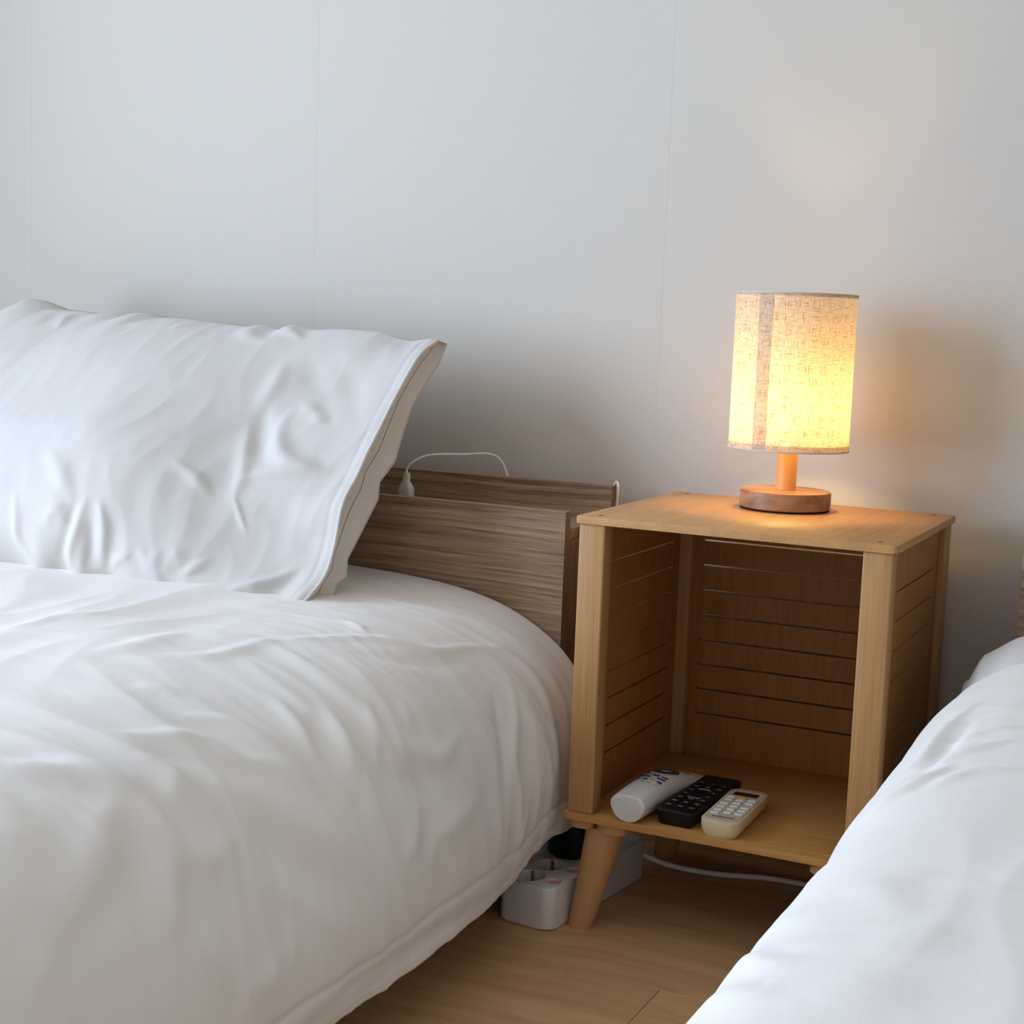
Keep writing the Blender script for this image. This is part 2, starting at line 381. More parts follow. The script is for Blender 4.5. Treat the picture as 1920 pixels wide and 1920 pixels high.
def fabric(name, rgb, scale=1400, bump=.12, rough=.85, sheen=.15):
    m = new_mat(name, rgb, rough, .2); b = m.node_tree.nodes['Principled BSDF']
    b.inputs['Sheen Weight'].default_value = sheen
    tc = N(m, 'ShaderNodeTexCoord'); n = N(m, 'ShaderNodeTexNoise'); n.inputs['Scale'].default_value = scale; n.inputs['Detail'].default_value = 2
    n2 = N(m, 'ShaderNodeTexNoise'); n2.inputs['Scale'].default_value = 38; n2.inputs['Detail'].default_value = 4
    wire(m, tc.outputs['Object'], n.inputs['Vector']); wire(m, tc.outputs['Object'], n2.inputs['Vector'])
    bp = N(m, 'ShaderNodeBump'); bp.inputs['Strength'].default_value = bump; bp.inputs['Distance'].default_value = .0006
    b2 = N(m, 'ShaderNodeBump'); b2.inputs['Strength'].default_value = .25; b2.inputs['Distance'].default_value = .0022
    wire(m, n.outputs['Fac'], bp.inputs['Height']); wire(m, n2.outputs['Fac'], b2.inputs['Height'])
    wire(m, bp.outputs[0], b2.inputs['Normal']); wire(m, b2.outputs[0], b.inputs['Normal'])
    return m
OAK_L, OAK_D = (184, 140, 88), (150, 108, 64)
m_oak_z = wood('oak laminate upright grain', OAK_L, OAK_D, 'z', sharp=(.30, .66), band=.45, wavy=.004, freq=1.3)
m_oak_y = wood('oak laminate grain front to back', (192, 146, 92), (168, 122, 74), 'y', sharp=(.3, .62), band=.45)
m_oak_x = wood('oak laminate grain sideways', (192, 142, 80), (166, 118, 62), 'x', sharp=(.3, .65), band=.35, fine=.6)
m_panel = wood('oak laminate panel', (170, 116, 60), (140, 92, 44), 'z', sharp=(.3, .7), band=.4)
m_beech = wood('beech turned wood', (196, 150, 102), (184, 138, 90), 'z', sharp=(.2, .8), band=.4)
m_ash = wood('brown ash headboard laminate', (166, 140, 108), (98, 74, 50), 'x', sharp=(.34, .62), band=.66, freq=1.9, wavy=.012, rough=.5, bump=.2)
m_ash_z = wood('brown ash laminate upright', (134, 106, 76), (104, 80, 56), 'z', sharp=(.36, .62), band=.6, rough=.5)
m_ash_edge = new_mat('ash edge band', (120, 96, 70), .5, .3)
m_floor = wood('floor laminate', (208, 166, 116), (180, 138, 92), 'x', sharp=(.3, .68), band=.75, rough=.42, freq=.42, wavy=.09, bump=.05)
m_groove = new_mat('floor joint', (50, 32, 18), .8, .1)
m_lampwood = wood('lamp base wood', (176, 128, 88), (120, 78, 50), 'x', sharp=(.35, .65), band=.9, freq=.6, wavy=.16)
m_polewood = wood('lamp pole wood', (222, 170, 108), (190, 132, 76), 'z', sharp=(.3, .7), band=.7)
m_pad = new_mat('dark felt pad', (34, 16, 14), .9, .1)
m_duvet = fabric('white cotton duvet', (228, 223, 214))
m_pillow = fabric('white cotton pillowcase', (202, 197, 189))
m_sheet = fabric('white sheet', (214, 209, 202))
m_white = new_mat('white plastic', (214, 208, 200), .35, .5)
m_whitecable = new_mat('white cable', (232, 228, 222), .45, .4)
m_black = new_mat('black plastic', (10, 10, 11), .45, .3)
m_brass = new_mat('brass contact', (170, 130, 70), .3, .5, Metallic=1.0)
m_pink = new_mat('pink switch', (226, 150, 140), .35, .5)
m_screw = new_mat('dark screw hole', (60, 38, 20), .6, .2)

def wallpaper():
    m = new_mat('white wallpaper', (200, 194, 182), .8, .2); b = m.node_tree.nodes['Principled BSDF']
    tc = N(m, 'ShaderNodeTexCoord')
    mp = N(m, 'ShaderNodeMapping'); mp.inputs['Scale'].default_value = (90, 90, 420); wire(m, tc.outputs['Object'], mp.inputs['Vector'])
    n = N(m, 'ShaderNodeTexNoise'); n.inputs['Scale'].default_value = 1; n.inputs['Detail'].default_value = 3; wire(m, mp.outputs[0], n.inputs['Vector'])
    bp = N(m, 'ShaderNodeBump'); bp.inputs['Strength'].default_value = .14; bp.inputs['Distance'].default_value = .0012
    wire(m, n.outputs['Fac'], bp.inputs['Height']); wire(m, bp.outputs[0], b.inputs['Normal'])
    return m
m_wall = wallpaper()
m_ceiling = new_mat('white ceiling', (232, 230, 226), .9, .1)
m_beige = new_mat('warm beige paint', (196, 184, 168), .9, .1)
m_backing = new_mat('wall backing', (190, 187, 181), .9, .1)

# ------------------------------------------------------------------ room shell
bm = bmesh.new(); add_box(bm, RX0-.1, RX1+.1, RY1+.0004, RY1+.1, 0, RZ)
wall = struct(finish(bm, 'wall_back', m_backing))
SEAMS = [RX0, -1.302, -.6816, -.0612, .5592, 1.1796, 1.80, RX1]
for a, b in zip(SEAMS, SEAMS[1:]):
    bm = bmesh.new(); add_box(bm, a+.00007, b-.00007, RY1, RY1+.00035, .0, RZ)
    finish(bm, 'wallpaper_strip', m_wall, wall)
def wall_with_window():
    bm = bmesh.new(); t = .15
    add_ring(bm, 'y', RY0, RY1+.1, 0, RZ, WY0, WY1, WZ0, WZ1, RX0-t, RX0)
    return struct(finish(bm, 'wall_left', m_wall))
wall_with_window()
win = struct(empty('window_1', (RX0-.02, (WY0+WY1)/2, WZ0)))
bm = bmesh.new()
hy, hz = (WY1-WY0)/2, WZ1-WZ0
add_ring(bm, 'y', -hy, hy, 0, hz, -hy+.05, hy-.05, .05, hz-.05, -.03, .03)
finish(bm, 'window_frame', m_white, win)
bm = bmesh.new(); add_box(bm, -.025, .025, -.025, .025, .05, hz-.05); finish(bm, 'window_mullion', m_white, win)
for nm, b in (('wall_right', (RX1, RX1+.1, RY0, RY1+.1, 0, RZ)), ('wall_front', (RX0-.15, RX1+.1, RY0-.1, RY0, 0, RZ)), ('ceiling', (RX0-.15, RX1+.1, RY0-.1, RY1+.1, RZ, RZ+.1))):
    bm = bmesh.new(); add_box(bm, *b); struct(finish(bm, nm, m_ceiling if nm == 'ceiling' else m_beige))
# floor: base sheet + planks laid along x, staggered ends
bm = bmesh.new(); add_box(bm, RX0-.1, RX1+.1, RY0-.1, RY1+.1, -.06, -.010)
floor = struct(finish(bm, 'floor', m_groove))
PLW = .19; rows = []
y = -.105
while y < RY1: y += PLW
row = 0; cache = {}
rnd = random.Random(4)
while y > RY0:
    y1, y0 = y, y-PLW
    yy1, yy0 = min(y1, RY1), max(y0, RY0)
    start = .18+(0 if abs(y1+.105) < 1e-6 else rnd.uniform(.25, 1.1))
    x = start
    while x > RX0: x -= 1.2
    while x < RX1:
        x0, x1 = max(x, RX0), min(x+1.2, RX1)
        if x1-x0 > .02 and yy1-yy0 > .01:
            near = (x1 > -1.2 and y1 > -1.6)
            bm = bmesh.new(); add_box(bm, x0+.0005, x1-.0005, yy0+.00012, yy1-.00012, -.0098, 0, bev=.0003, seg=1)
            finish(bm, 'plank', m_floor, floor)
        x += 1.2
    y -= PLW
# baseboard on the wall behind
bm = bmesh.new(); add_box(bm, RX0, RX1, RY1-.009, RY1-.0005, 0, .06, bev=.001, seg=1)
struct(finish(bm, 'baseboard_back', wood('baseboard wood', (150, 112, 74), (120, 84, 52), 'x', sharp=(.3, .7))))

# ------------------------------------------------------------------ nightstand
NW, ND = .40, .372
ns = tag(empty('nightstand', (0, 0, 0)), 'small light oak open nightstand with slotted sides between the two beds', 'nightstand')
def board(name, x0, x1, y0, y1, z0, z1, r, mat, parent):
    bm = bmesh.new(); rounded_prism(bm, x0, x1, y0, y1, z0, z1, r, 5, .0011, 2)
    return finish(bm, name, mat, parent, True, math.radians(35))
top = board('top_panel', 0, NW, 0, ND, .5305, .54, .004, m_oak_y, ns)
bot = board('bottom_shelf', 0, NW, 0, ND, .1485, .158, .004, m_oak_x, ns)
for x, y_ in ((.024, .024), (.376, .024), (.024, .348), (.376, .348)):
    bm = bmesh.new(); lathe(bm, [(.0034, .5402), (.0022, .5404), (0, .5396)], 16, x, y_)
    finish(bm, 'screw_cap', m_screw, top, True)
for x0, y0, y1 in ((.004, .003, .030), (.361, .003, .030), (.004, .334, .368), (.361, .334, .368)):
    bm = bmesh.new(); add_box(bm, x0, x0+.035, y0, y1, .158, .5305, bev=.0022, seg=3)
    finish(bm, 'post', m_oak_z, ns, True, math.radians(35))
SLOTS = [.4745, .438, .4015, .365, .3285, .292, .2555, .219]
def slotted(name, axis, a0, a1, s0, s1, c0, c1, z0, z1):
    """a board with slots s0..s1 along its length (x or y), thickness c0..c1: end stiles + slats"""
    def bb(p0, p1, q0, q1):
        return (p0, p1, c0, c1, q0, q1) if axis == 'x' else (c0, c1, p0, p1, q0, q1)
    h = .0015
    bm = bmesh.new(); add_ring(bm, axis, a0, a1, z0, z1, s0, s1, SLOTS[-1]-h, SLOTS[0]+h, c0, c1)
    pan = finish(bm, name, m_panel, ns)
    for k in range(len(SLOTS)-1):
        bm = bmesh.new(); add_box(bm, *bb(s0, s1, SLOTS[k+1]+h, SLOTS[k]-h)); finish(bm, 'slat', m_panel, pan)
    return pan
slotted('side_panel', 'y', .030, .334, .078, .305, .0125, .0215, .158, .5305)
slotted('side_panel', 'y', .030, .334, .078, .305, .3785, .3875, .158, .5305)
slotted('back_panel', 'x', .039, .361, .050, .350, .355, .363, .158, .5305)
def ns_leg(cx, cy, sx, sy):
    # two-piece wooden mounting pad and splayed tapered leg
    bm = bmesh.new()
    bm2 = bmesh.new(); rounded_prism(bm2, -.034, -.0015, -.029, .027, .1365, .1483, .010, 5, .0008, 1)
    rounded_prism(bm2, .0015, .044, -.029, .027, .1345, .1483, .014, 5, .0008, 1)
    for v in bm2.verts: v.co.x = cx+v.co.x*(1 if sx < 0 else -1); v.co.y += cy
    pad = finish(bm2, 'leg_pad', m_beech, ns, True, math.radians(35))
    t = Vector((cx+(.009 if sx < 0 else -.009), cy, .138)); b = Vector((cx+sx*.018, cy+sy*.010, .0))
    n = 28; rings = []
    for k in range(9):
        f = k/8; p = t.lerp(b, f); r = .0265+(.0165-.0265)*f**.9
        if k == 8: r = .0162
        rings.append([bm.verts.new((p.x+r*math.cos(2*PI*i/n), p.y+r*math.sin(2*PI*i/n), p.z)) for i in range(n)])
    for a, c in zip(rings, rings[1:]):
        for i in range(n): bm.faces.new((a[i], a[(i+1) % n], c[(i+1) % n], c[i]))
    bm.faces.new(rings[-1]); bm.faces.new(rings[0])
    finish(bm, 'leg', m_beech, ns, True, math.radians(50))
ns_leg(.038, .036, -1, -1); ns_leg(.362, .036, 1, -1); ns_leg(.038, .330, -1, 1); ns_leg(.362, .330, 1, 1)

# ------------------------------------------------------------------ lamp
LX, LY = .190, .271
lamp = tag(empty('table_lamp', (LX, LY, .54)), 'lit bedside lamp with beige linen drum shade and round wooden base', 'lamp')
bm = bmesh.new(); lathe(bm, [(0, .002), (.0595, .002), (.061, .0035), (.061, .0235), (.0600, .0255), (.0575, .0262), (0, .0262)], 72)
finish(bm, 'lamp_base', m_lampwood, lamp, True, math.radians(30))
bm = bmesh.new(); lathe(bm, [(0, .0), (.0598, .0), (.0598, .0022), (0, .0022)], 64); finish(bm, 'base_pad', m_pad, lamp)
bm = bmesh.new(); lathe(bm, [(0, .0262), (.0137, .0262), (.0137, .0864), (0, .0864)], 36); finish(bm, 'lamp_pole', m_polewood, lamp, True, math.radians(30))
bm = bmesh.new(); lathe(bm, [(.0, .0865), (.0175, .0865), (.0175, .117), (.0, .117)], 28); finish(bm, 'bulb_socket', m_white, lamp, True, math.radians(30))
m_bulb = bpy.data.materials.new('warm bulb'); m_bulb.use_nodes = True
nt = m_bulb.node_tree; nt.nodes.clear(); em = nt.nodes.new('ShaderNodeEmission'); out = nt.nodes.new('ShaderNodeOutputMaterial')
em.inputs[0].default_value = LAMP_COLOR+(1,); em.inputs[1].default_value = LAMP_POWER; nt.links.new(em.outputs[0], out.inputs[0])
bm = bmesh.new(); lathe(bm, [(0, .160), (.008, .159), (.017, .153), (.0215, .143), (.0215, .134), (.017, .124), (.012, .117), (0, .117)], 24)
finish(bm, 'light_bulb', m_bulb, lamp, True)
SZ0, SZ1, SR = .0825, .2885, .0800
def shade_mat(name, dense=1.0):
    m = bpy.data.materials.new(name); m.use_nodes = True; nt = m.node_tree; nt.nodes.clear()
    out = nt.nodes.new('ShaderNodeOutputMaterial'); uv = nt.nodes.new('ShaderNodeTexCoord')
    def thread(su, sv, lo, hi, det=2):
        mp = N(m, 'ShaderNodeMapping'); mp.inputs['Scale'].default_value = (su, sv, 1); wire(m, uv.outputs['UV'], mp.inputs['Vector'])
        n = N(m, 'ShaderNodeTexNoise'); n.inputs['Scale'].default_value = 1; n.inputs['Detail'].default_value = det; wire(m, mp.outputs[0], n.inputs['Vector'])
        r = N(m, 'ShaderNodeMapRange'); r.inputs[1].default_value = lo; r.inputs[2].default_value = hi; wire(m, n.outputs['Fac'], r.inputs[0]); return r.outputs[0]
    a = thread(60, 1500, .56, .68); b = thread(1500, 60, .56, .68); c = thread(300, 300, .25, .8, 3)
    mx = N(m, 'ShaderNodeMath', operation='MAXIMUM'); wire(m, a, mx.inputs[0]); wire(m, b, mx.inputs[1])
    fac = N(m, 'ShaderNodeMath', operation='MULTIPLY_ADD'); wire(m, c, fac.inputs[0]); fac.inputs[1].default_value = .18; wire(m, mx.outputs[0], fac.inputs[2])
    cr = N(m, 'ShaderNodeMix', data_type='RGBA'); cr.inputs[6].default_value = lin((248, 236, 214)); cr.inputs[7].default_value = lin((168, 128, 82))
    wire(m, fac.outputs[0], cr.inputs[0]); cr.clamp_factor = True
    tr = N(m, 'ShaderNodeBsdfTranslucent'); df = N(m, 'ShaderNodeBsdfDiffuse'); ms = N(m, 'ShaderNodeMixShader')
    ms.inputs[0].default_value = .5
    dc = N(m, 'ShaderNodeMix', data_type='RGBA'); dc.blend_type = 'MULTIPLY'; dc.inputs[0].default_value = 1; dc.inputs[7].default_value = (dense*.53, dense*.53, dense*.53, 1)
    wire(m, cr.outputs[2], dc.inputs[6]); wire(m, dc.outputs[2], tr.inputs[0]); wire(m, cr.outputs[2], df.inputs[0])
    wire(m, df.outputs[0], ms.inputs[1]); wire(m, tr.outputs[0], ms.inputs[2]); wire(m, ms.outputs[0], out.inputs[0])
    return m
def cyl_sheet(name, r, z0, z1, a0, a1, n, mat, parent, rows_=12):
    bm = bmesh.new(); uvl = bm.loops.layers.uv.new('UVMap'); grid = []
    for k in range(n+1):
        a = a0+(a1-a0)*k/n
        grid.append([(bm.verts.new((r*math.cos(a), r*math.sin(a), z0+(z1-z0)*j/rows_)), (a*r, z0+(z1-z0)*j/rows_)) for j in range(rows_+1)])
    for k in range(n):
        for j in range(rows_):
            q = [grid[k][j], grid[k+1][j], grid[k+1][j+1], grid[k][j+1]]
            f = bm.faces.new([v for v, _ in q])
            for lp, (_, uvv) in zip(f.loops, q): lp[uvl].uv = uvv
    bmesh.ops.remove_doubles(bm, verts=bm.verts, dist=1e-6)
    return finish(bm, name, mat, parent, True)
m_shade = shade_mat('linen shade'); m_shade2 = shade_mat('linen overlap', 1.5); m_rim = shade_mat('linen rim', 1.4)
shade = cyl_sheet('lamp_shade', SR, SZ0, SZ1, 0, 2*PI, 96, m_shade, lamp)
va = math.atan2(CAM_LOC[1]-LY, CAM_LOC[0]-LX)
a_mid = -1.62+math.radians(2)
sa = va-math.radians(28.5)
cyl_sheet('shade_seam', SR+.0006, SZ0+.001, SZ1-.001, sa-.125, sa+.125, 8, m_shade2, shade)
cyl_sheet('shade_hem', SR+.0007, SZ0, SZ0+.008, 0, 2*PI, 96, m_rim, shade, 2)
cyl_sheet('shade_hem', SR+.0007, SZ1-.004, SZ1, 0, 2*PI, 96, m_rim, shade, 2)
m_rimwire = new_mat('rim binding', (206, 196, 182), .8, .2)
for z in (SZ0, SZ1):
    bm = bmesh.new()
    lathe(bm, [(SR-.001, z-.001), (SR+.0012, z-.0012), (SR+.0014, z+.0008), (SR-.001, z+.001), (SR-.001, z-.001)], 96); finish(bm, 'shade_rim', m_rimwire, shade, True)
bm = bmesh.new()
for k in range(3):
    a = k*2*PI/3+.4; tube(bm, [(SR*.98*math.cos(a), SR*.98*math.sin(a), SZ0+.004), (.05*math.cos(a), .05*math.sin(a), .092), (.0172*math.cos(a), .0172*math.sin(a), .095)], .0012, 6)
finish(bm, 'shade_holder', m_white, lamp, True)

# ------------------------------------------------------------------ beds
def make_bed(x1, side, label, inset, mz):
    """x1 = edge of the headboard facing the nightstand, side=-1 bed goes left, +1 right"""
    W = 1.24
    bed = tag(empty('bed', (0, 0, 0)), label, 'bed')
    def X(a, b): return (x1+side*b, x1+side*a) if side < 0 else (x1+a, x1+b)
    def bx(name, a, b, y0, y1, z0, z1, mat, bev=.001):
        p, q = X(a, b); return box(name, (p, q, y0, y1, z0, z1), mat, bed, bev, 2)
    hp_ = bx('headboard_panel', 0, W, .191, .2085, .10, .5175, m_ash)
    hb_ = bx('headboard_back', 0, W, .357, .3745, .05, .541, m_ash)
    for o in (hp_, hb_):
        o.data.materials.append(m_ash_edge)
        for f in o.data.polygons:
            if abs(f.normal.x) > .8: f.material_index = 1
    bx('headboard_shelf', 0.001, W-.001, .2088, .3568, .477, .4925, m_ash)
    bx('headboard_side', .002, .019, .2088, .3568, .05, .4765, m_ash_z)
    bx('headboard_side', W-.019, W-.002, .2088, .3568, .05, .4765, m_ash_z)
    bx('side_rail', .05, .075, -1.78, .1905, .012, .235, m_ash)
    bx('side_rail', W-.075, W-.05, -1.78, .1905, .012, .235, m_ash)
    bx('foot_rail', .05, W-.05, -1.805, -1.7805, .012, .235, m_ash)
    bx('bed_base', .0755, W-.0755, -1.78, .19, .19, .215, m_ash_z)
    for a, y_ in ((.09, .10), (W-.15, .10), (.09, -1.72), (W-.15, -1.72)):
        bx('leg', a, a+.06, y_, y_+.06, 0, .1895, m_black)
    p, q = X(inset, W-inset)
    bm = bmesh.new(); rounded_prism(bm, p, q, -1.76, .185, .236, mz, .06, 6, .02, 3)
    finish(bm, 'mattress', m_sheet, bed, True, math.radians(50))
    if side < 0:   # corner of the sheet hanging below the duvet by the nightstand
        A, B = np.meshgrid(np.linspace(0, 1, 40), np.linspace(0, 1, 30), indexing='ij')
        y = .172-.205*A; zlo = .036+.030*A+.045*smooth(.62, 1, A)+.022*(1-smooth(0, .10, A)); z = .19+(zlo-.19)*B
        x = -.088+.006*np.sin(A*9)*B+.010*B+.014*A
        g = grid_mesh('sheet_corner', x, y, z, m_sheet, bed)
        g.modifiers.new('thickness', 'SOLIDIFY').thickness = .003
    return bed
make_bed(-.098, -1, 'brown ash bed with storage headboard on the left, under the large leaning pillow', .052, .335)
make_bed(.513, 1, 'mostly hidden brown ash bed at the right edge, beyond the nightstand', .0, .362)

def cloth_disp(S, Y, seedbase, side_fac):
    """small irregular relief of a used cotton cover (metres)"""
    a = S*1.0; b = Y*1.0
    wx = pnoise(a*3.1, b*3.1, seedbase)*.10; wy = pnoise(a*3.1+7, b*3.1-4, seedbase+1)*.10
    soft = pnoise((a+wx)*5, (b+wy)*4, seedbase+2)*.010*(1 if seedbase < 20 else .45)
    fold = ridged((a+wx)*3.0, (b+wy)*12, seedbase+3)*.0045*side_fac
    fine = ridged((a+wy)*9, (b+wx)*26, seedbase+4)*.0012*(.3+side_fac)
    topf = ridged((b+wy)*3.2, (a+wx)*11, seedbase+5)*.0030*(1-side_fac)
    return soft+fold+fine+topf

# left duvet
ns1 = np.concatenate([np.linspace(0, .75, 300), np.linspace(.75, L1, 140)[1:]])
ys1 = np.linspace(.186, -1.72, 520)
S, Y = np.meshgrid(ns1, ys1, indexing='ij')
X, Yg, Z = duvet1(S, Y)
Nn = normals(X, Yg, Z)
if Nn[200, 100, 2] < 0: Nn = -Nn
sf = 1-smooth(.30, .62, S)
edge_fade = smooth(.186, .12, Y)*.8+.2
D = cloth_disp(S, Y, 3, sf)*edge_fade+seg_strokes(S, Y, STROKES1)
D += .0012*np.exp(-((S-.010)/.004)**2)-.0022*np.exp(-((S-.050)/.004)**2)+.002*np.exp(-((S-.030)/.012)**2)      # stitched edge along the hem
D *= np.clip(1-smooth(1.5, 1.7, S), 0, 1)*.9+.1
D += .011
X, Yg, Z = X+Nn[..., 0]*D, Yg+np.minimum(Nn[..., 1]*D, .0), Z+Nn[..., 2]*D
dv = grid_mesh('duvet', X, Yg, Z, m_duvet)
tag(dv, 'crumpled white duvet hanging over the side of the left bed', 'duvet')
so = dv.modifiers.new('thickness', 'SOLIDIFY'); so.thickness = .012; so.offset = -1 if dv.data.polygons[360*519].normal.z > 0 else 1

# right duvet
ns2 = np.concatenate([np.linspace(0, .9, 320), np.linspace(.9, L2, 80)[1:]])
ys2 = np.linspace(.095, -1.72, 460)
S, Y = np.meshgrid(ns2, ys2, indexing='ij')
X, Yg, Z = duvet2(S, Y)
# rounded head edge
t = smooth(.03, .095, Y); Z = Z-.050*t*t
Nn = normals(X, Yg, Z)
if Nn[260, 200, 2] < 0: Nn = -Nn
sf = 1-smooth(.30, .55, S)
D = cloth_disp(S, Y, 23, sf)*.55+seg_strokes(S, Y, STROKES2)
X, Yg, Z = X+Nn[..., 0]*D, Yg+Nn[..., 1]*D, Z+Nn[..., 2]*D
dv2 = grid_mesh('duvet', X, Yg, Z, m_duvet)
tag(dv2, 'bright white duvet filling the lower right corner, on the right bed', 'duvet')
so = dv2.modifiers.new('thickness', 'SOLIDIFY'); so.thickness = .012; so.offset = -1 if dv2.data.polygons[340*459].normal.z > 0 else 1

# big pillow leaning on the left headboard
us = np.linspace(0, PX0-PX1, 300); vs = np.linspace(0, 1, 200)
U, V = np.meshgrid(us, vs, indexing='ij')
fx, fy, fz = pillow_front(U, V); bx_, by_, bz_ = pillow_back(U, V)
Nf = normals(fx, fy, fz)
if Nf[150, 100, 1] > 0: Nf = -Nf
VL = V*.50
wx = pnoise(U*4, VL*4, 41)*.05
Df = pnoise((U+wx)*7, VL*7, 42)*.006+ridged((U+wx)*14, VL*5, 43)*.003*(1-smooth(.1, .55, V))+ridged((U+wx)*20, VL*8+wx*9, 44)*.0016
Df += .006*np.sin(U*46+3*np.sin(U*17))*np.exp(-(V/.09)**2)+.003*np.sin(U*61+2*np.sin(U*23))*np.exp(-((1-V)/.06)**2)
Df += seg_strokes(U, VL, STROKESP)
Df += -.0010*np.exp(-((U-.017)/.003)**2)+.0006*np.exp(-((U-.008)/.005)**2)
Df *= np.clip(smooth(0, .02, V)*.8+.2, 0, 1)
fx, fy, fz = fx+Nf[..., 0]*Df, fy+Nf[..., 1]*Df, fz+Nf[..., 2]*Df
# taper both ends closed on the left
e = smooth(.80, .85, U); cy_, cz_ = .05, .56
xx = np.concatenate([fx, bx_[:, ::-1]], 1); yy = np.concatenate([fy, by_[:, ::-1]], 1); zz = np.concatenate([fz, bz_[:, ::-1]], 1)
# close the case end: inward rolled rings behind the front edge
def inner(f, dx):
    cy0 = yy[0].mean(); cz0 = zz[0].mean()
    fm = (fy[0]+by_[0])/2; zm = (fz[0]+bz_[0])/2
    mid_y = np.concatenate([fm, fm[::-1]]); mid_z = np.concatenate([zm, zm[::-1]])
    return xx[0]+dx, yy[0]*(1-f)+mid_y*f, zz[0]*(1-f)+mid_z*f
capr = [inner(.98, -.010), inner(.7, -.010), inner(.4, -.007), inner(.15, -.003)]
XX = np.vstack([np.array([c[0] for c in capr]), xx]); YY = np.vstack([np.array([c[1] for c in capr]), yy]); ZZ = np.vstack([np.array([c[2] for c in capr]), zz])
pil = grid_mesh('pillow', XX, YY, ZZ, m_pillow, None, True)
bmq = bmesh.new(); bmq.from_mesh(pil.data); bmesh.ops.recalc_face_normals(bmq, faces=bmq.faces); bmq.to_mesh(pil.data); bmq.free()
tag(pil, 'large white pillow leaning upright against the left headboard', 'pillow')
bm = bmesh.new(); hp = [(fx[0, k]+.0005, fy[0, k]-.001, fz[0, k]) for k in range(4, 200, 5)]
tube(bm, hp, .0026, 8, 3); finish(bm, 'hem', m_pillow, pil, True)

# small pillow corner on the right bed
def pillow2():
    us = np.linspace(0, 1, 120); vs = np.linspace(0, 1, 70); U, V = np.meshgrid(us, vs, indexing='ij')
    x = .470+.62*U; y = -.12+.302*V; ed = (np.clip(4*V*(1-V), 0, 1)**.35)*(.50+.50*smooth(0, .11, U))*(1-smooth(.85, 1, U)*.8)
    droop = -.030*(1-smooth(0, .035, U))
    zt = .372+.058*ed+droop+.008*smooth(0, .12, U)+.003*ridged(U*9, V*4, 61); zb = .362-.0*ed+droop*.9
    zt = zt-.045*smooth(.10, .02, y)
    xx = np.concatenate([x, x[:, ::-1]], 1); yy = np.concatenate([y, y[:, ::-1]], 1); zz = np.concatenate([zt, np.minimum(zb, zt-.002)[:, ::-1]], 1)
    c = xx[0:1]+.006
    o = grid_mesh('pillow', np.vstack([c, xx]), np.vstack([yy[0:1]*.2+.8*.0+yy[0:1]*.0+yy[0:1]*.8, yy]), np.vstack([(zz[0:1]+np.roll(zz[0:1, ::-1], 0, 1))/2, zz]), m_pillow, None, True)
    b = bmesh.new(); b.from_mesh(o.data); bmesh.ops.recalc_face_normals(b, faces=b.faces); b.to_mesh(o.data); b.free()
    return o
p2 = tag(pillow2(), 'flat white pillow whose corner shows behind the right duvet', 'pillow')

